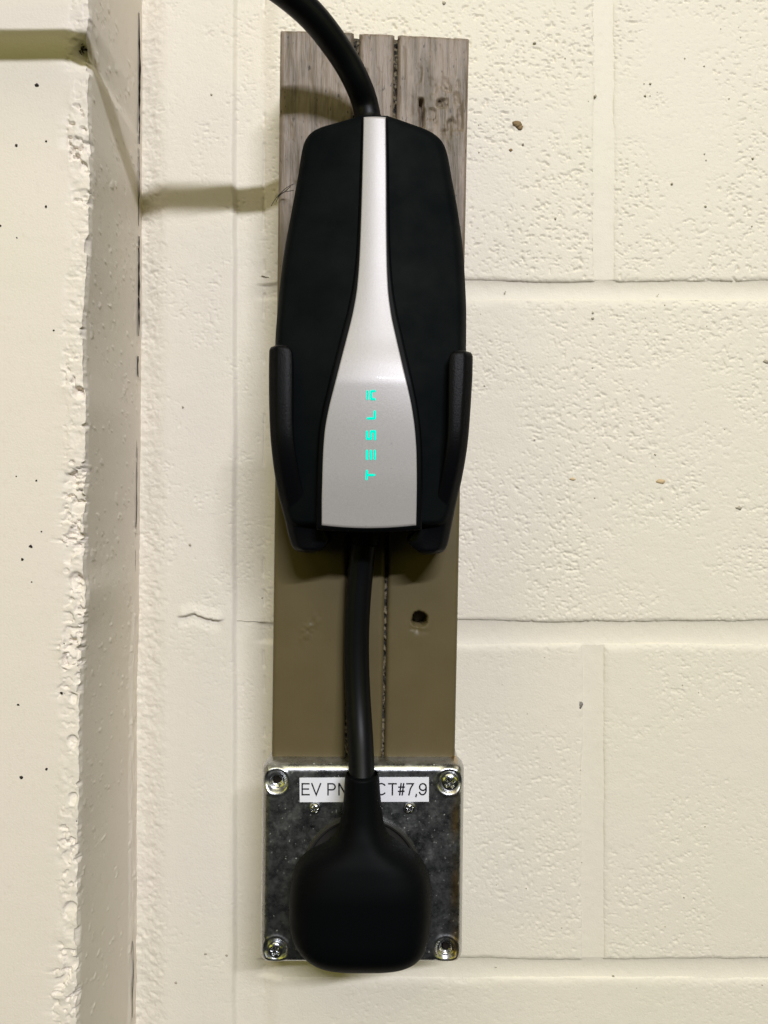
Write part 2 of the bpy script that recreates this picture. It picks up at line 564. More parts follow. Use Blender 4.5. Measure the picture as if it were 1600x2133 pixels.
# left column of blocks beside the concrete column: flush joints
flush = [(-820, -110), (-110, 590), (590, 1292), (1292, 2012), (2012, 2710)]
for (a, b_) in flush:
    inview = b_ > -100 and a < 2133
    V, F = block(262, 588, a, b_, FINE if inview else 5, True)
    build('concrete_block', V, F, M_WALL, wall)
right_cols = {0: [(588, 1945), (1985, 2700)], 1: [(588, 1240), (1276, 2650)], 2: [(588, 1945), (1985, 2700)],
              3: [(588, 1214), (1257, 2650)], 4: [(588, 1945), (1985, 2700)]}
for k, (a, b_) in enumerate(courses):
    for (x0, x1) in right_cols[k]:
        inview = b_ > -100 and a < 2133 and x0 < 1620
        if inview and x1 > 1660:               # the part beyond the frame needs no fine relief, but it is one block
            x1 = min(x1, 1960)
        V, F = block(x0, x1, a, b_, FINE if inview else 5, False, x0 == 588)
        build('concrete_block', V, F, M_WALL, wall)

mort = []


def joint(x0, x1, y0, y1, depth, flat, vert):
    xa, xb = wx(x0, 0), wx(x1, 0); za, zb = wz(y0, 0), wz(y1, 0)
    nx = max(int((xb - xa) / 1.2), 8); ny = max(int((za - zb) / 1.2), 8)
    X, Z = np.meshgrid(np.linspace(xa, xb, nx), np.linspace(za, zb, ny))
    c = (X - (xa + xb) / 2) / ((xb - xa) / 2) if vert else (Z - (za + zb) / 2) / ((za - zb) / 2)
    D = -depth + flat * np.abs(c) ** 2.2 + 0.18 * fbm(X, Z, 14, 3, 131) + 0.07 * fbm(X, Z, 3, 2, 137)
    mort.append(sheet(X, D, Z))


for y0, y1 in ((-128, -100), (582, 625), (1291, 1344), (1996, 2040)):
    joint(588, 2700, y0, y1, 2.0, 0.9, False)
for k, jx in ((0, (1941, 1989)), (1, (1235, 1281)), (2, (1941, 1989)), (3, (1209, 1262)), (4, (1941, 1989))):
    joint(jx[0], jx[1], courses[k][0] + 4, courses[k][1] - 4, 1.05, 0.35, True)
for y in (-110, 590, 1292.5, 2012):
    joint(262, 588, y - 5, y + 5, 6.5, 0, False)
V, F = join(mort)
build('mortar', V, F, M_MORTAR, wall)
# concrete core behind everything so that no joint is open
build('wall_core', [(wx(240, 0), -13, wz(-830, 0)), (wx(2720, 0), -13, wz(-830, 0)), (wx(2720, 0), -13, wz(2720, 0)), (wx(240, 0), -13, wz(2720, 0)),
                    (wx(240, 0), -120, wz(-830, 0)), (wx(2720, 0), -120, wz(-830, 0)), (wx(2720, 0), -120, wz(2720, 0)), (wx(240, 0), -120, wz(2720, 0))],
      [(0, 3, 2, 1), (4, 5, 6, 7), (0, 1, 5, 4), (1, 2, 6, 5), (2, 3, 7, 6), (3, 0, 4, 7)], M_MORTAR, wall, smooth=False)


def crooked(x0, y0, x1, y1, n, amp):
    t = np.linspace(0, 1, n)
    p = np.stack([x0 + (x1 - x0) * t, y0 + (y1 - y0) * t], 1)
    L = math.hypot(x1 - x0, y1 - y0); nn = np.array([-(y1 - y0), x1 - x0]) / L
    o = np.cumsum(RNG.normal(0, amp, n)); o -= np.linspace(o[0], o[-1], n)
    return p + o[:, None] * nn


def taper(n, w): return [w * (0.35 + 0.65 * math.sin(math.pi * min(max((i + 0.4) / n, 0), 1))) for i in range(n)]


for (a, d, wd, mt) in [
    ((458, 1293, 560, 1296, 14, .7), -2.9, 1.0, M_CRACK),
        ((545, 574, 578, 584, 9, .7), -2.3, 1.6, M_CRACK),
]:
    p = crooked(*a)
    V, F = ribbon(p, taper(len(p), wd), d, 0.3, 0.3)
    build('crack', V, F, mt, wall)


def blob(px, py, r, d, th=0.5, n=9, sx=1.0):
    a = np.linspace(0, 2 * math.pi, n, endpoint=False) + RNG.random() * 3
    rr = r * (0.65 + 0.6 * RNG.random(n))
    V = [W(px, py, d + th)] + [W(px + sx * rr[k] * math.cos(a[k]), py - rr[k] * math.sin(a[k]), d + th * 0.3) for k in range(n)]
    V += [W(px + sx * rr[k] * math.cos(a[k]), py - rr[k] * math.sin(a[k]), d - 0.8) for k in range(n)]
    F = [(0, 1 + k, 1 + (k + 1) % n) for k in range(n)] + [(1 + k, 1 + n + k, 1 + n + (k + 1) % n, 1 + (k + 1) % n) for k in range(n)]
    return V, F


def blobs(name, lst, mat, parent):
    V, F, n = [], [], 0
    for args in lst:
        v, f = blob(*args); V += v; F += [tuple(i + n for i in q) for q in f]; n += len(v)
    o = build(name, V, F, mat, parent)
    return o


blobs('bare_chip', [(1077, 258, 9, 0.1, .12), (1084, 266, 6, 0.1, .12), (1064, 313, 4, 0.1, .1)], M_BROWN, wall)
blobs('bare_chip', [(1207, 1468, 8, 0.0, .1), (1202, 1474, 4, 0.0, .1)], M_GREYCHIP, wall)
sp = [(1375, 1003, 5, 0.15, .1, 11, 2.2), (1193, 998, 3, 0.15, .1, 9, 2)]
blobs('rust_spot', sp, M_RUST, wall)
sp = [(1240, 200, 3.0, .1), (1355, 174, 2.5, .1), (1344, 199, 2.5, .1), (1569, 330, 3, .1), (1400, 383, 3, .1), (1157, 455, 2.5, .1),
      (1235, 652, 3, .1), (1235, 663, 3, .1), (1540, 1058, 4, .1, .3, 9, 1.8), (1090, 300, 2, .1), (1596, 753, 4, .1, .3, 9, 1.8),
      (1365, 947, 2.5, .1), (1278, 2033, 2.5, -1), (1114, 89, 3, .1), (925, 6, 4, .1), (1470, 430, 2.5, .1),
      (440, 197, 2.5, .1), (381, 848, 2.5, .1),
      (366, 2047, 3, .1), (428, 1987, 3, .1), (472, 1990, 3, .1), (546, 1246, 2.5, -3), (396, 1135, 3, .1)]
for k in range(32):
    sp.append((RNG.uniform(985, 1590), RNG.uniform(10, 1000), RNG.uniform(0.9, 2.0), 0.0, .25))
for k in range(26):
    sp.append((RNG.uniform(985, 1590), RNG.uniform(1000, 2120), RNG.uniform(0.9, 1.8), 0.0, .25))
M_PORE = plain('open_pore', (0.42, 0.38, 0.30), 0.9, 0, 0.1)
o = blobs('pore', sp, M_PORE, wall); o['kind'] = 'stuff'

# ------------------------------------------------------------------ the concrete column at the left
PD = 81.0
pil = thing('concrete_column', (-210, 40, -ZC * 1000), 'cream painted concrete column with a ragged chipped corner at the left', 'column')
ys = np.concatenate([np.linspace(-820, -60, 60), np.linspace(-55, 2190, 1050), np.linspace(2200, 2720, 40)])
edge_f = pchip([-820, 0, 30, 70, 105, 140, 200, 320, 500, 700, 760, 850, 1000, 1180, 1240, 1340, 1500, 1640, 1800, 2000, 2133, 2720],
               [190, 183, 184, 178, 174, 184, 182, 186, 183, 171, 172, 178, 175, 172, 178, 168, 164, 164, 160, 160, 157, 150])
back_f = pchip([-820, 0, 500, 1000, 1300, 1500, 2133, 2720], [292, 291, 290, 287, 284, 278, 277, 275])
zz = wz(ys, PD)
edge = wx(edge_f(ys), PD) - 0.1 + np.minimum(0.22, 0.5 * fbm(ys * 0.24, ys * 0, 9, 3, 201) + 0.25 * vnoise(ys * 0.24, ys * 0, 2.2, 207) - 1.6 * sstep(0.30, 0.5, fbm(ys * 0.24, ys * 0, 6, 2, 209)))
strip_w = 10.5 + 2.0 * fbm(ys * 0.24, ys * 0, 14, 3, 211)          # width of the chipped margin, mm
cols = np.concatenate([np.linspace(0, 0.75, 16, endpoint=False), np.linspace(0.75, 1.0, 12, endpoint=False)])
Xl = np.full(len(ys), -420.0)
parts_x = []; parts_d = []; parts_z = []
xs0 = edge - strip_w
for c in list(np.linspace(0, 1, 24, endpoint=False) ** 0.5):
    x = Xl + (xs0 - Xl) * c; parts_x.append(x); parts_d.append(PD + 0.14 * fbm(x, zz, 30, 3, 221) + 0.05 * fbm(x, zz, 5, 2, 223)); parts_z.append(zz)
cav = lambda x, z: np.exp(-(((x - wx(171, PD)) / 3.6) ** 2 + ((z - wz(104, PD)) / 5.5) ** 2))
xe_ = edge
for c in np.linspace(0, 1, 25):
    x = xs0 + strip_w * c
    m = math.sin(min(c * 3, 1) * math.pi / 2)
    big = fbm(x * 0.7 + 40, zz, 22, 2, 229)
    lump = 0.75 * fbm(x, zz, 7.5, 2, 231) + 0.30 * fbm(x, zz * 1.4, 2.6, 2, 241)
    calm = 0.15 + 0.85 * sstep(-0.2, 0.3, fbm(x * 0.15, zz, 30, 2, 233))
    chip = sstep(0.17, 0.20, fbm(x * 0.8, zz, 9.0, 3, 251)) * 1.5 + sstep(0.24, 0.27, fbm(x, zz, 5.0, 3, 257)) * 1.5
    hole = sstep(0.44, 0.49, fbm(x, zz, 3.4, 2, 263)) * 2.0
    dep = PD + m * (lump * (0.35 + 0.65 * calm) - (chip * (0.45 + 0.55 * c) + hole) * calm + 0.35 * big - 0.4 * c ** 2) - 7 * cav(x, zz)
    for (fy, fr) in ((1204, 4.2), (1347, 3.6), (1447, 2.4), (1537, 2.8), (1656, 2.6), (1890, 4.0), (340, 2.4), (262, 1.6), (812, 2.6)):
        rr_ = np.hypot((x - (xe_ - 2.2 - 0.3 * fr)) / fr, (zz - wz(fy + 8, PD)) / (fr * 1.35))
        dep = dep - 1.5 * m * (1 - sstep(0.72, 0.95, rr_)) * (0.4 + 0.6 * sstep(-1, 0.6, (zz - wz(fy + 8, PD)) / fr))
    parts_x.append(x + m * 0.3 * vnoise(x, zz, 2.5, 261)); parts_d.append(dep); parts_z.append(zz)
xe = parts_x[-1]; de = parts_d[-1]
xb = wx(back_f(ys), 0)
for c in np.concatenate([np.linspace(0.004, 0.05, 6), np.linspace(0.06, 1, 84)]):
    sm = wx(edge_f(ys), PD) + 0.5
    kk = float(sstep(0.0, 0.045, c))
    xf = xe * (1 - kk) + np.minimum(sm, 1e9) * kk
    x = xf + (xb - sm) * c
    d = de + (-8 - de) * c
    wv = 0.04 * fbm(d, zz, 20, 2, 271) + 0.05 * fbm(d, zz, 5, 2, 277)
    wv = wv + 0.38 * sstep(0.57, 0.70, fbm(d, zz, 4.2, 2, 281)) - 0.25 * sstep(0.58, 0.70, fbm(d * 1.3, zz * 0.7, 3.6, 2, 283))
    # run of old sealant in the lower half of the inner corner
    wv = wv + 1.1 * (1 - sstep(3.5, 9, d + 1.5 * fbm(d * 0, zz, 20, 2, 287))) * (1 - sstep(-75, -35, zz)) * (0.7 + 0.5 * fbm(d * 2.0, zz * 0.25, 3, 2, 289))
    parts_x.append(x + wv); parts_d.append(d); parts_z.append(zz)
X = np.stack(parts_x, 1); D = np.stack(parts_d, 1); Z = np.stack(parts_z, 1)
V, F = sheet(X, D, Z)
build('column_shaft', V, F, M_PIL, pil)
# the open slit between column and wall
for (a, b_, wd) in (((290, 27), (291, 300), 3.8), ((291, 310), (289, 470), 1.2), ((290, 492), (289, 700), 3.8), ((288, 742), (288, 785), 3.2),
                    ((284, 900), (281, 1250), 1.0), ((268, 1575), (265, 1660), 2.0), ((277, 1960), (276, 2120), 1.0)):
    n = max(int((b_[1] - a[1]) / 12), 6)
    p = crooked(a[0], a[1], b_[0], b_[1], n, 0.5)
    ww = [wd * (0.45 + 0.8 * RNG.random()) * (0.3 + 0.7 * math.sin(math.pi * (i + 0.5) / n)) for i in range(n)]
    Vr, Fr = ribbon(p, ww, 2.0, 0.8)
    build('crack', Vr, Fr, M_DARK, pil)
sp = []
for (x, y, r) in ((76, 177, 4.5), (96, 294, 2.4), (34, 303, 3), (96, 430, 2.4), (35, 495, 1.6), (1, 470, 2.5), (112, 688, 1.8),
                  (134, 918, 3), (76, 1001, 2.2), (34, 992, 1.6), (86, 1107, 1.7), (47, 1165, 3), (138, 1241, 4.0), (97, 1602, 2.8), (45, 1619, 4),
                  (156, 1708, 5.5), (38, 1468, 2.6), (128, 1443, 3.2), (132, 1340, 3), (66, 1212, 1.6), (64, 1138, 4)):
    sp.append((x, y, r, PD + 0.15 + (-0.8 if x > 130 else 0), .3))
o = blobs('speck', sp, M_SPECK, pil); o['kind'] = 'stuff'
# dirty fluff caught in the chipped hollow
Vt, Ft, n0 = [], [], 0
for k in range(16):
    a = RNG.uniform(0, 6.28); p0 = np.array([171 + RNG.normal(0, 4), 103 + RNG.normal(0, 6)])
    q = [W(p0[0] + math.cos(a) * s * 7 + RNG.normal(0, 1.2), p0[1] + math.sin(a) * s * 9 + RNG.normal(0, 1.2), PD - 4.5 + RNG.normal(0, .8)) for s in (-1, -.3, .3, 1)]
    v, f = tube(spline3(q, 7), [0.28] * 7, 5)
    Vt += [tuple(x) for x in v]; Ft += [tuple(i + n0 for i in ff) for ff in f]; n0 += len(v)
build('dirt_clump', Vt, Ft, M_SPECK, pil)

# ------------------------------------------------------------------ the wooden backing board
BD = 52.0
board = thing('backing_board', (wx(757, BD), 26, wz(1585, BD)), 'weathered brown painted timber backing board of three upright planks on the block wall', 'board')


def lerp_edge(xt, yt, xb_, yb): return lambda y: xt + (xb_ - xt) * (y - yt) / (yb - yt)


def plank(xl, xr, ytl, ytr, ybl, ybr, dfront, seed, feat=None):
    """xl / xr: functions py -> px of the side lines; ends may be cut slightly askew"""
    ny, nx = 520, max(int((xr(800) - xl(800)) * 0.2575 / 0.75), 20)
    u = np.linspace(0, 1, nx); v = cosspace(0, 1, ny, 0.25)
    yt = ytl + (ytr - ytl) * u; yb = ybl + (ybr - ybl) * u
    PY = yt[None] + (yb - yt)[None] * v[:, None]
    PX = xl(PY) * (1 - u)[None] + xr(PY) * u[None]
    X = wx(PX, BD); Z = wz(PY, BD)
    e = np.minimum(np.minimum(u[None] * (X[:, -1:] - X[:, :1]), (1 - u)[None] * (X[:, -1:] - X[:, :1])),
                   np.minimum(Z[:1] - Z, Z - Z[-1:]))
    e = e + 0.25 * fbm(X, Z, 6, 2, seed + 9) * (e > 0.3)
    t = np.clip(e / 2.4, 0, 1)
    up = 1 - sstep(330, 620, PY)
    D = dfront - 2.4 * (1 - np.sqrt(np.maximum(0, 1 - (1 - t) ** 2)))
    D = D + 0.15 * fbm(X, Z, 40, 2, seed) + up * (0.16 * fbm(X, Z * 0.12, 1.6, 3, seed + 3) - 0.30 * sstep(0.25, 0.5, fbm(X, Z * 0.22, 2.2, 2, seed + 5)))
    if feat: D = D + feat(PX, PY, X, Z)
    return sheet(X, D, Z, 0.0 if feat else 0.0)


def feat_right(PX, PY, X, Z):
    r = np.hypot(PX - 874, PY - 1290) + 2.0 * fbm(X, Z, 3, 2, 301)
    h = -14 * (1 - sstep(13.5, 17, r))
    lip = np.exp(-(((PX - 872) / 15) ** 2 + ((PY - 1312) / 7) ** 2))
    h += lip * (0.9 * fbm(X, Z, 2.6, 3, 303) - 0.5) * (r > 15)
    h += -5 * (1 - sstep(3.0, 5.2, np.abs(PX - 877 + 2 * np.sin(PY / 23)))) * sstep(203, 209, PY) * (1 - sstep(256, 266, PY))
    goug = np.exp(-(((PX - 925) / 26) ** 2 + ((PY - 225) / 48) ** 2))
    h += -2.2 * goug * sstep(0.02, 0.34, fbm(X, Z * 0.6, 3.4, 3, 305))
    h += -1.6 * (1 - sstep(3, 7, np.abs(PX - 960))) * sstep(205, 240, PY) * (1 - sstep(268, 272, PY)) * sstep(-.3, .2, fbm(X, Z * .3, 4, 2, 307))
    return h


def feat_left(PX, PY, X, Z):
    c = np.exp(-(((PX - 643 + (PY - 1310) * 0.5) / 14) ** 2 + ((PY - 1312) / 26) ** 2))
    return 0.9 * c * fbm(X, Z, 2.8, 3, 311)


LL = lerp_edge(583, 60, 565, 1585); LR = lerp_edge(737, 64, 717, 1585)
ML = lerp_edge(748, 66, 723, 1585); MR = lerp_edge(822, 68, 795, 1585)
RL = lerp_edge(829, 69, 800, 1586); RR = lerp_edge(978, 76, 948, 1588)
for (l, r, a, b_, c, d_, fr, sd, ft) in ((LL, LR, 60, 64, 1583, 1585, BD, 401, feat_left), (ML, MR, 65, 68, 1584, 1585, BD - 0.4, 421, None),
                                          (RL, RR, 69, 77, 1586, 1588, BD, 441, feat_right)):
    V, F = plank(l, r, a, b_, c, d_, fr, sd, ft)
    build('plank', V, F, M_WOOD, board)
for (l, r, y0) in ((lambda y: LR(y) - 3, lambda y: ML(y) + 3, 74), (lambda y: MR(y) - 3, lambda y: RL(y) + 3, 74)):
    py = np.linspace(y0, 1584, 900)
    u = np.linspace(0, 1, 7)
    PX = l(py)[:, None] * (1 - u) + r(py)[:, None] * u
    PY = np.repeat(py[:, None], 7, 1)
    X = wx(PX, BD); Z = wz(PY, BD)
    D = BD - 3.2 + 1.3 * fbm(X, Z, 2.6, 2, 461) + 0.8 * vnoise(X, Z, 1.4, 467)
    V, F = sheet(X, D, Z, 2.0)
    build('groove_filler', V, F, M_FILL, board)

# ------------------------------------------------------------------ the outlet box
FD = 62.0
box = thing('outlet_box', (wx(755, FD), 30, wz(2005, FD)), 'galvanised steel outlet box with lettered white label, under the wooden board', 'outlet box')
bx0, bx1, by0, by1 = 541, 967, 1589, 2012


def rrect_ring(cx, cz, hx, hz, r, n=7):
    out = []
    for (sx, sz, a0) in ((1, 1, 0), (-1, 1, 90), (-1, -1, 180), (1, -1, 270)):
        for k in range(n):
            a = math.radians(a0 + 90 * k / (n - 1))
            out.append((cx + sx * (hx - r) + r * math.cos(a), cz + sz * (hz - r) + r * math.sin(a)))
    return out


ccx = wx((bx0 + bx1) / 2, FD); ccz = wz((by0 + by1) / 2, FD)
hx = (wx(bx1, FD) - wx(bx0, FD)) / 2; hz = (wz(by0, FD) - wz(by1, FD)) / 2
rings = [(0.0, 0.4, 5.0), (50.0, 0.4, 5.0), (50.4, 0.0, 5.4)]
V = []; F = []
for (d, ins, r) in rings:
    V += [(x, d, z) for x, z in rrect_ring(ccx, ccz, hx - ins - 0.6, hz - ins - 0.6, r)]
m = 28
for q in range(len(rings) - 1):
    for k in range(m):
        F.append((q * m + k, q * m + (k + 1) % m, (q + 1) * m + (k + 1) % m, (q + 1) * m + k))
F.append(tuple(2 * m + k for k in range(m)))
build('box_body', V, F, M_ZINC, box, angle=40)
corner = {'TL': (575, 1628), 'TR': (936, 1629), 'BL': (574, 1978), 'BR': (929, 1978)}
# cover: one pressed sheet, corners rounded, dished at each screw
n = 230
u = cosspace(-1, 1, n, 0.55)
U, T = np.meshgrid(u, -u)
# square-to-rounded-square map
rc = 0.11
cl = np.maximum(np.abs(U), np.abs(T)); mn = np.minimum(np.abs(U), np.abs(T))
sh = np.where((cl > 0), np.clip((mn - (1 - rc)) / rc, 0, 1) ** 2 * 0.30 * rc * (cl), 0)
X = ccx + hx * U * (1 - sh); Z = ccz + hz * T * (1 - sh)
tilt = (Z - ccz) * 0.012
X = X + tilt
e = np.minimum(hx * (1 - np.abs(U)), hz * (1 - np.abs(T)))
t = np.clip(e / 5.0, 0, 1)
D = FD - 7.0 * (1 - np.sqrt(np.maximum(0, 1 - (1 - t) ** 2)))
D = D + 0.10 * fbm(X, Z, 30, 2, 501) + 0.012 * fbm(X, Z, 5, 2, 503)
for key, (px, py) in corner.items():
    r = np.hypot(X - wx(px, FD), Z - wz(py, FD))
    D = D - 2.0 * (1 - sstep(3.6, 6.4, r)) + 0.35 * np.exp(-((r - 6.9) / 0.8) ** 2)
    if key in ('TL', 'BR'):
        D = D - 1.2 * (1 - sstep(2.9, 3.3, r)) - 9 * (1 - sstep(1.5, 2.1, r))
V, F = sheet(X, D, Z, 50.0)
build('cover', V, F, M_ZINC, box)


def screw(px, py, d, rad, dome, ang, slot, parent):
    cx, cz = wx(px, d), wz(py, d)
    nr, na = 22, 64
    rr = np.linspace(0, 1, nr) ** 0.9 * rad; aa = np.linspace(0, 2 * math.pi, na, endpoint=False)
    R, A = np.meshgrid(rr, aa, indexing='ij')
    x = R * np.cos(A); z = R * np.sin(A)
    h = dome * np.sqrt(np.maximum(0, 1 - (R / rad) ** 2.4))
    c, s = math.cos(ang), math.sin(ang)
    a = x * c + z * s; b_ = -x * s + z * c
    arm = rad * 0.62; wd = rad * 0.15
    cut = np.maximum((1 - sstep(wd * 0.7, wd * 1.3, np.abs(a))) * (1 - sstep(arm * .8, arm, np.abs(b_))),
                     (1 - sstep(wd * 0.7, wd * 1.3, np.abs(b_))) * (1 - sstep(arm * .8, arm, np.abs(a))))
    h = h - slot * cut * (1 - 0.6 * (R / rad))
    V = np.stack([cx + x, d + h, cz + z], -1).reshape(-1, 3)
    F = []
    for q in range(nr - 1):
        for k in range(na):
            F.append((q * na + k, (q + 1) * na + k, (q + 1) * na + (k + 1) % na, q * na + (k + 1) % na))
    n0 = len(V)
    V = np.vstack([V, np.stack([cx + rad * np.cos(aa), np.full(na, d - 3.0), cz + rad * np.sin(aa)], -1)])
    for k in range(na):
        F.append(((nr - 1) * na + k, n0 + k, n0 + (k + 1) % na, (nr - 1) * na + (k + 1) % na))
    return build('screw', V, F, M_SCREW, parent)


screw(937, 1628, FD - 1.9, 4.9, 2.3, 0.62, 2.0, box)
screw(574, 1978, FD - 1.9, 4.4, 1.9, 1.05, 2.0, box)
screw(657, 1682, FD, 3.1, 2.6, 0.4, 1.4, box)
screw(853, 1682, FD, 3.1, 2.6, 0.9, 1.4, box)
for px, py in ((575, 1628), (929, 1978)):
    Vh, Fh = revolve(wx(px + 2, FD), wz(py - 1, FD), [(0, FD - 4.4), (1.5, FD - 3.4), (1.9, FD - 3.05), (2.0, FD - 3.4)], 20)
    build('hole_shade', Vh, Fh, M_DARK, box)  # dark disc that paints the shade inside the empty screw hole
# receptacle face
rcx, rcz = wx(753, FD), wz(1822, FD)
prof = [(0, FD + 1.0), (24, FD + 1.0), (28.6, FD + 1.2), (29.3, FD + 2.6), (30.3, FD + 2.9), (31.0, FD + 2.4), (31.3, FD - 1)]
V, F = revolve(rcx, rcz, prof, 72)
build('receptacle_face', V, F, M_DEVICE, box, angle=35)
# sticker
SD = FD + 0.35
q = [W(624, 1620.5, SD), W(893.5, 1619.5, SD), W(893.5, 1670, SD), W(624.5, 1671, SD)]
V = q + [(x, FD - 0.2, z) for x, d, z in q]
st = build('sticker', V, [(0, 3, 2, 1), (0, 1, 5, 4), (1, 2, 6, 5), (2, 3, 7, 6), (3, 0, 4, 7)], M_STICK, box, smooth=False)


def arc(cx, cy, rx, ry, a0, a1, n=14):
    return [(cx + rx * math.cos(math.radians(a0 + (a1 - a0) * k / n)), cy - ry * math.sin(math.radians(a0 + (a1 - a0) * k / n))) for k in range(n + 1)]


def stroke_letters(strokes, d, parent, wpx):
    """plain sans-serif capitals drawn as flat mitred strokes between photograph points"""
    V, F = [], []
    for si, pts in enumerate(strokes):
        P = np.asarray(pts, float); n = len(P); n0 = len(V); dd = d + 0.05 + 0.004 * si
        for i in range(n):
            t0 = P[i] - P[i - 1] if i else P[1] - P[0]
            t1 = P[i + 1] - P[i] if i < n - 1 else t0
            t0 = t0 / np.linalg.norm(t0); t1 = t1 / np.linalg.norm(t1)
            m_ = np.array([-(t0 + t1)[1], (t0 + t1)[0]]); m_ /= (np.linalg.norm(m_) + 1e-9)
            c = max(0.4, m_.dot([-t0[1], t0[0]]))
            for sg in (1, -1):
                q = P[i] + sg * m_ * wpx / 2 / c; V.append(W(q[0], q[1], dd))
        for i in range(n - 1):
            a = n0 + 2 * i; F.append((a, a + 2, a + 3, a + 1))
    return build('lettering', V, F, M_INK, parent, smooth=False)


t_, b_, h_ = 1632.6, 1655.4, 1643.6
stroke_letters([
    [(629.6, 1631), (629.6, 1657)], [(631, t_), (645, t_)], [(631, h_), (644, h_)], [(631, b_), (645.5, b_)],
    [(649.2, 1631), (658.8, 1655.8), (668.4, 1631)],
    [(683.4, 1631), (683.4, 1657)], [(684.8, t_), (692, t_)] + arc(692, 1638.9, 6.2, 6.3, 90, -90) + [(684.8, 1645.2)],
    [(706.2, 1657), (706.2, 1631)], [(706.6, 1632), (720.4, 1656)], [(720.8, 1657), (720.8, 1631)],
    arc(794.5, 1643.8, 10.2, 11.6, 38, 322, 22),
    [(808.3, t_), (826.7, t_)], [(817.5, 1634), (817.5, 1657)],
    [(832.5, 1657), (835.8, 1631)], [(837.8, 1657), (841.1, 1631)], [(829.5, 1639.5), (843.5, 1639.5)], [(829, 1648.3), (843, 1648.3)],
    [(846.5, t_), (861, t_), (855, 1643), (851.6, 1657)],
    [(867.4, 1653.6), (867.4, 1656.6), (865.8, 1660.5)],
    arc(881, 1639.4, 6.8, 7.0, 0, 360, 22), [(887.8, 1639)] + arc(880.3, 1645, 7.5, 10.4, 5, -155, 14),
], SD, st, 3.0)

# ------------------------------------------------------------------ cradle that holds the charger
cradle = thing('charger_cradle', (wx(765, BD), BD, wz(1150, BD)), 'grained black plastic cradle screwed to the board, its two arms gripping the charger', 'holder')


def arm(outer, inner, y0, y1, sgn):
    fo = pchip([p[1] for p in outer], [p[0] for p in outer]); fi = pchip([p[1] for p in inner], [p[0] for p in inner])
    py = cosspace(y0, y1, 90, 0.8)
    LIP = 99.0
    rows = []
    for y in py:
        o_, i_ = float(fo(y)), float(fi(y))
        z = wz(y, 94)
        xo = wx(o_, 94); xi = wx(i_, 97)
        wdt = abs(xi - xo)
        k = sgn
        solid = float(sstep(1060, 1120, y))
        top = float(sstep(y0, y0 + 14, y)); topr = math.sqrt(max(0, 1 - (1 - min((y - y0) / 12.0, 1)) ** 2))
        bot = math.sqrt(max(0, 1 - (1 - min((y1 - y) / 14.0, 1)) ** 2))
        lip = LIP - 3.6 * max(0.0, (900 - y) / 183.0) ** 1.5 - 3.0 * (1 - topr) - 8 * (1 - bot) - 15 * float(sstep(900, 1150, y))
        b1 = min(1.2, wdt * .2); b2 = min(5.0, wdt * 0.45)
        inn = min(4.2, wdt * 0.4) + solid * (wdt - min(4.2, wdt * .4) - 0.2)
        lipb = lip - 3.5
        sec = [(xo + k * 0.6, 54), (xo, 70), (xo, lip - 6.0), (xo + k * 0.3, lip - 4.6), (xo + k * b1, lip - 3.4), (xo + k * (b1 + b2) / 2, lip - 1.6),
               (xo + k * (b2 - .5), lip - 0.25), (xo + k * (b2 + .4), lip - 0.02), (xo + k * (b2 + (wdt - b2) * .5), lip), (xo + k * (wdt - 0.7), lip - .25), (xo + k * (wdt - .15), lip - 0.8), (xo + k * wdt, lip - 1.7),
               (xo + k * (wdt - .1), lipb), (xo + k * inn, lipb - 1.0), (xo + k * inn, 70), (xo + k * inn, 54)]
        rows.append([(x, d, z) for x, d in sec])
    R = np.array(rows); nrow, nc = R.shape[:2]
    V = R.reshape(-1, 3); F = []
    for j in range(nrow - 1):
        for i in range(nc):
            a = j * nc + i; b_ = j * nc + (i + 1) % nc
            q = (a, a + nc, b_ + nc, b_)
            F.append(q if sgn > 0 else q[::-1])
    c0 = tuple(range(nc)); c1 = tuple((nrow - 1) * nc + i for i in range(nc))
    F.append(c0 if sgn > 0 else c0[::-1]); F.append(c1[::-1] if sgn > 0 else c1)
    return build('arm', V, F, M_CRADLE, cradle, angle=60)


arm([(561, 717), (558, 728), (558, 760), (560, 855), (567, 967), (574, 1025), (586, 1083), (596, 1130), (602, 1144), (613, 1153), (634, 1157)],
    [(596, 717), (605, 727), (609, 740), (610, 760), (611, 880), (622, 990), (646, 1070), (674, 1110), (679, 1126), (662, 1148), (645, 1157)], 717, 1157, 1)
arm([(984, 729), (987, 740), (986, 775), (983, 824), (975, 924), (965, 996), (955, 1048), (946, 1100), (938, 1138), (931, 1151), (917, 1158), (896, 1160)],
    [(946, 729), (938, 741), (935, 755), (934, 790), (932, 890), (921, 990), (896, 1075), (862, 1114), (852, 1128), (872, 1151), (886, 1160)], 729, 1160, -1)
# back plate against the board and the little shelf under the charger
pl = rrect_ring(wx(770, 56), wz(950, 56), 40, 40, 6)
V = [(x, BD - 0.2, z) for x, z in pl] + [(x, BD + 4.5, z) for x, z in pl]
F = [tuple(28 + k for k in range(28))] + [(k, (k + 1) % 28, 28 + (k + 1) % 28, 28 + k) for k in range(28)]
build('back_plate', V, F, M_CRADLE, cradle, angle=40)

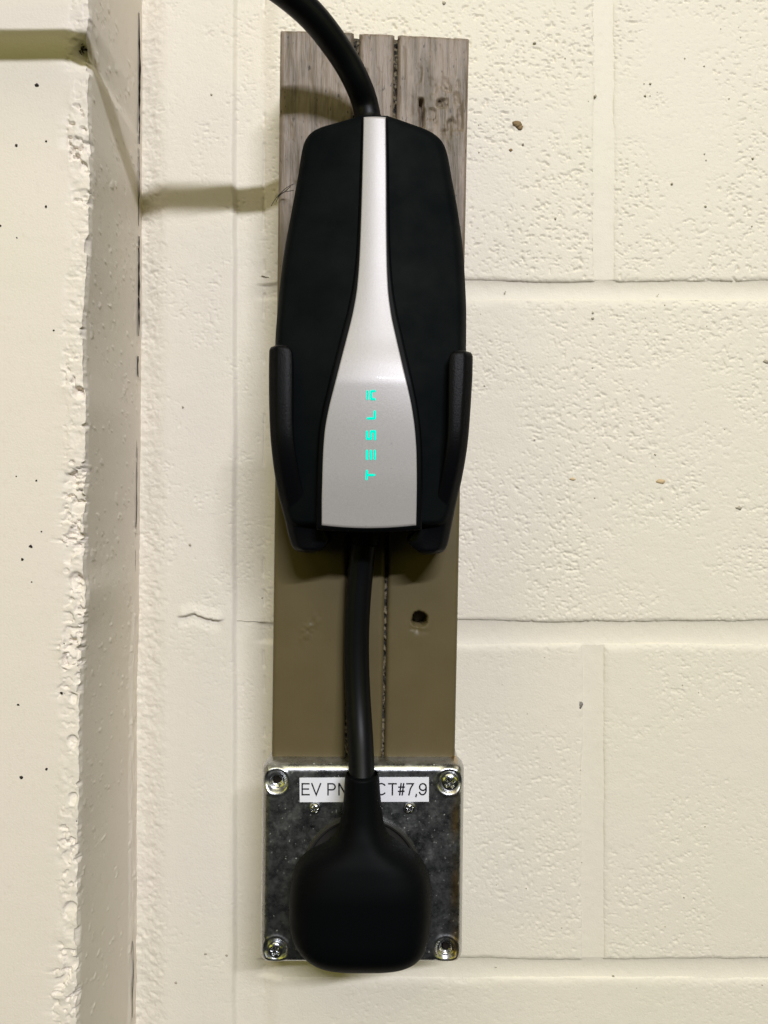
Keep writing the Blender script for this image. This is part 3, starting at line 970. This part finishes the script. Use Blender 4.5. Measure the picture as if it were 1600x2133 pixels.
# ------------------------------------------------------------------ the charger
chg = thing('car_charger', (wx(770, 75), 75, wz(1100, 75)), 'black electric car charger with silver centre strip, glowing letters, cable and plug', 'charger')
DS = pchip([236, 400, 540, 600, 700, 765, 800, 880, 980, 1110], [75.0, 79.4, 84.8, 87.6, 92.9, 96.9, 98.3, 98.8, 98.4, 96.2])
BL = [(752, 240), (700, 254), (668, 262), (648, 272), (637, 284), (630, 300), (620, 360), (603, 455), (590, 530), (583, 590), (577, 660), (574, 720), (574, 780), (578, 900), (584, 1010), (594, 1070), (606, 1098), (624, 1108)]
BL = sorted(BL, key=lambda p: p[1])
BR = [(808, 240), (858, 256), (893, 268), (910, 278), (922, 290), (929, 303), (943, 370), (957, 450), (966, 522), (970, 590), (972, 650), (971, 730), (969, 790), (964, 900), (956, 1010), (944, 1070), (930, 1098), (912, 1108)]


def half_center(py): return wx(771 + 0.0 * py, 84)


def body_front(X, Z, PY):
    c = half_center(PY); ax = np.abs(X - c)
    return DS(PY) - 3.0 - 7.5 * (ax / 46.0) ** 1.7


V, F = pillow(BL, BR, 66.5, body_front, 63.0, 53.5, 6.0, 170, 90)
build('housing', V, F, M_BODY, chg)
SL = [(757.5, 242), (755, 350), (751.5, 470), (748.5, 540), (743.5, 600), (735, 650), (722, 703), (708, 757), (695, 808), (684, 853), (676, 900), (672.5, 950), (671, 1000), (670, 1050), (670, 1094)]
SR = [(803.5, 242), (804.5, 350), (805, 470), (806, 540), (808.5, 600), (814.5, 650), (825.5, 703), (838, 757), (850, 808), (859, 853), (865, 900), (868, 950), (868.5, 1000), (868, 1050), (867, 1094)]
fsl = pchip([p[1] for p in SL], [p[0] for p in SL]); fsr = pchip([p[1] for p in SR], [p[0] for p in SR])
wl = pchip([240, 500, 700, 900, 1106], [5, 8, 15, 13, 12])


def band(left, right, y0, y1, ny, nx, off, edge_r, drop, dback, bow=0.0, ybow=0.0):
    py = cosspace(y0, y1, ny, 0.5); u = cosspace(0, 1, nx, 0.8)
    PX = left(py)[:, None] * (1 - u) + right(py)[:, None] * u
    PY = np.repeat(py[:, None], nx, 1) + ybow * (1 - (2 * u - 1) ** 2)[None] * sstep(y1 - 60, y1, py)[:, None]
    dd = DS(PY) + off - bow * ((2 * u - 1) ** 2)[None]
    k = (DIST - dd) / FPX
    dref = 93.0
    X = wx(PX, dref) * ((DIST - DS(PY)) / (DIST - dref)); Z = (1066.5 - PY) * (DIST - DS(PY)) / FPX
    wrow = X[:, -1:] - X[:, :1]
    e = np.minimum(np.minimum(u[None] * wrow, (1 - u)[None] * wrow), np.minimum(np.abs(Z - Z[:1]), np.abs(Z - Z[-1:])))
    t = np.clip(e / edge_r, 0, 1)
    D = dd - drop * (1 - np.sqrt(np.maximum(0, 1 - (1 - t) ** 2)))
    return sheet(X, D, Z, dback)


V, F = band(lambda y: fsl(y) - wl(y), lambda y: fsr(y) + wl(y), 238.5, 1104, 120, 40, -0.7, 1.6, 1.6, 60.0, 0.5, 5)
build('centre_rim', V, F, M_RIM, chg)
V, F = band(fsl, fsr, 242, 1094, 170, 44, 0.0, 0.5, 0.45, 66.0, 0.55, 6)
strip = build('strip', V, F, M_SILVER, chg)

# glowing letters that read upwards
def bar(x0, y0, x1, y1, wd, ext=0.0):
    """rounded bar between two photograph points, lying on the strip"""
    a = np.array([x0, y0], float); b_ = np.array([x1, y1], float)
    t = (b_ - a) / np.linalg.norm(b_ - a); nn = np.array([-t[1], t[0]]); r = wd / 2
    ring = []
    for k in range(7):
        an = math.pi * (0.5 + k / 6); ring.append(a + r * (math.cos(an) * t + math.sin(an) * nn))
    for k in range(7):
        an = math.pi * (-0.5 + k / 6); ring.append(b_ + r * (math.cos(an) * t + math.sin(an) * nn))
    V = []; m = len(ring)
    for p in ring:
        d = float(DS(p[1])); V.append(W(p[0], p[1], d + 0.16))
    for p in ring:
        d = float(DS(p[1])); V.append(W(p[0], p[1], d - 0.4))
    F = [tuple(range(m - 1, -1, -1))] + [(k, (k + 1) % m, m + (k + 1) % m, m + k) for k in range(m)]
    return V, F


glyphs = {
    'T': [(764.5, 981, 763.5, 998), (764.5, 989.5, 779.5, 989.5)],
    'E': [(764.5, 939, 764.5, 956), (772.5, 939, 772.5, 956), (780.5, 939, 780.5, 956)],
    'S': [(764.5, 899, 764.5, 914), (765, 914, 772.5, 914), (772.8, 899, 772.8, 914), (773, 898.5, 781, 898.5), (781, 898, 781, 915)],
    'L': [(766, 871.5, 780, 871.5), (780.5, 871, 780.5, 857)],
    'A': [(766, 815, 766, 831), (773.2, 816, 773.2, 830), (773.5, 814.8, 780.5, 814.5), (773.5, 831, 780.5, 831.5)],
}
for ch, bars in glyphs.items():
    V, F, n0 = [], [], 0
    for i, bb in enumerate(bars):
        v, f = bar(*bb, 4.9)
        v = [(x, d + 0.01 * i, z) for x, d, z in v]
        V += v; F += [tuple(i_ + n0 for i_ in q) for q in f]; n0 += len(v)
    build('letter', V, F, M_GLOW, strip, smooth=False)

# upper cable: leaves the top of the charger, swings out and away to the left above the frame
up = [W(772, 262, 62), W(766, 243, 62), W(762, 222, 62.5), W(747, 178, 69), W(723, 131, 75), W(693, 86, 82), W(653, 36, 90), W(611, -3, 97),
      (-62, 110, 247), (-95, 114, 249), (-140, 114, 248.5), (-200, 112, 247), (-300, 110, 247), (-420, 108, 248)]
pth = spline3(up, 110)
V, F = tube(pth, [6.8] * len(pth), 28)
build('cable', V, F, M_CABLE, chg)
# lower cord down to the plug
lo = [W(762, 1095, 66), W(760, 1112, 65), W(754, 1165, 62), W(747, 1240, 60.5), W(743, 1325, 60), W(743.5, 1400, 61), W(747, 1475, 64), W(751, 1545, 70), W(753, 1600, 77), W(754, 1640, 82)]
pth = spline3(lo, 60)
V, F = tube(pth, [6.55] * len(pth), 28)
build('cord', V, F, M_CABLE, chg)
V, F = tube([W(764, 1088, 66), W(762, 1102, 66), W(760, 1128, 65), W(759.5, 1132, 64.8)], [8.0, 8.0, 7.6, 6.9], 28)
build('strain_relief', V, F, M_RUBBER, chg)
# the plug
PL = [(722, 1613), (719, 1617), (716, 1660), (711, 1698), (704, 1728), (692, 1747), (670, 1763), (648, 1776), (631, 1793), (618.5, 1815), (610, 1849), (607, 1883), (607, 1914), (611.5, 1945), (622, 1969), (641, 1993), (668, 2010.5), (706, 2021), (745, 2024)]
PR = [(787, 1613), (789, 1617), (792, 1653), (796, 1692), (801, 1722), (812, 1743), (844, 1766), (871, 1787), (884, 1806), (894, 1828), (899, 1859), (900, 1894), (897, 1935), (890, 1972), (875, 1997), (844, 2014), (809, 2022), (772, 2024), (756, 2024.3)]
PR = [p for p in PR if p[1] <= 2024]
PR[-1] = (772, 2024)
pf = pchip([1613, 1650, 1700, 1740, 1790, 1850, 1930, 2024], [90.5, 91, 92.5, 95.5, 99.5, 102, 102, 97])


fpl = pchip([p[1] for p in PL], [p[0] for p in PL]); fpr = pchip([p[1] for p in PR], [p[0] for p in PR])
py = np.concatenate([np.linspace(1613, 1620, 6, endpoint=False), np.linspace(1620, 1960, 110, endpoint=False), 1960 + 64 * np.sin(np.linspace(0, math.pi / 2, 50))])
nx = 81
u = cosspace(0, 1, nx, 1.0)
PX = fpl(py)[:, None] * (1 - u) + fpr(py)[:, None] * u
PY = np.repeat(py[:, None], nx, 1)
X = wx(PX - 5 * sstep(1740, 1810, PY) * (1 - u), 82.0); Z = wz(PY - 5 * sstep(1740, 1800, PY), 82.0)
s_ = np.abs(2 * u - 1)[None]
pw = np.interp(py, [1613, 1720, 1800, 2024], [2.0, 2.1, 3.6, 3.6])[:, None]
across = (1 - np.minimum(s_, 1) ** pw) ** (1 / 2.1)
tb = np.clip((Z - Z[-1:]) / 16.0, 0, 1); bot = np.sqrt(np.maximum(0, 1 - (1 - tb) ** 2))
tt = np.clip((PY - 1613) / 6.0, 0, 1); top = 0.75 + 0.25 * np.sqrt(1 - (1 - tt) ** 2)
D = 80.0 + (pf(PY) - 80.0) * across * bot * top
Vf, Ff = sheet(X, D, Z)
Vb, Fb = sheet(X, 80.0 - (80.0 - np.interp(PY, [1613, 1700, 1760, 2024], [69, 70, 78, 78])) * across * top, Z)
V, F = join([(Vf, Ff), (Vb, Fb[:, ::-1])])
plug = build('plug', V, F, M_RUBBER, chg)
V, F = revolve(wx(753, 75), wz(1850, 75), [(0, 79), (25, 79), (26, 78), (26, FD + 1.0)], 64)
build('plug_base', V, F, M_RUBBER, chg, angle=40)

# ------------------------------------------------------------------ loose black threads snagged on the board edge
VV, FF, n0 = [], [], 0
for q in ([(613, 383, 66), (596, 392, 58), (582, 405, 55), (571, 419, 54), (565, 429, 54)],
          [(612, 396, 64), (598, 399, 58), (586, 403, 55), (577, 412, 54.5)],
          [(605, 388, 60), (592, 400, 56), (583, 407, 55), (575, 421, 54)]):
    s = spline3([W(*p) for p in q], 16)
    v, f = tube(s, [0.17] * 16, 6)
    VV += [tuple(x) for x in v]; FF += [tuple(i + n0 for i in t_) for t_ in f]; n0 += len(v)
th = build('thread', VV, FF, M_THREAD)
th['label'] = 'wisp of frayed black thread sticking out beside the charger over the board edge'; th['category'] = 'thread'
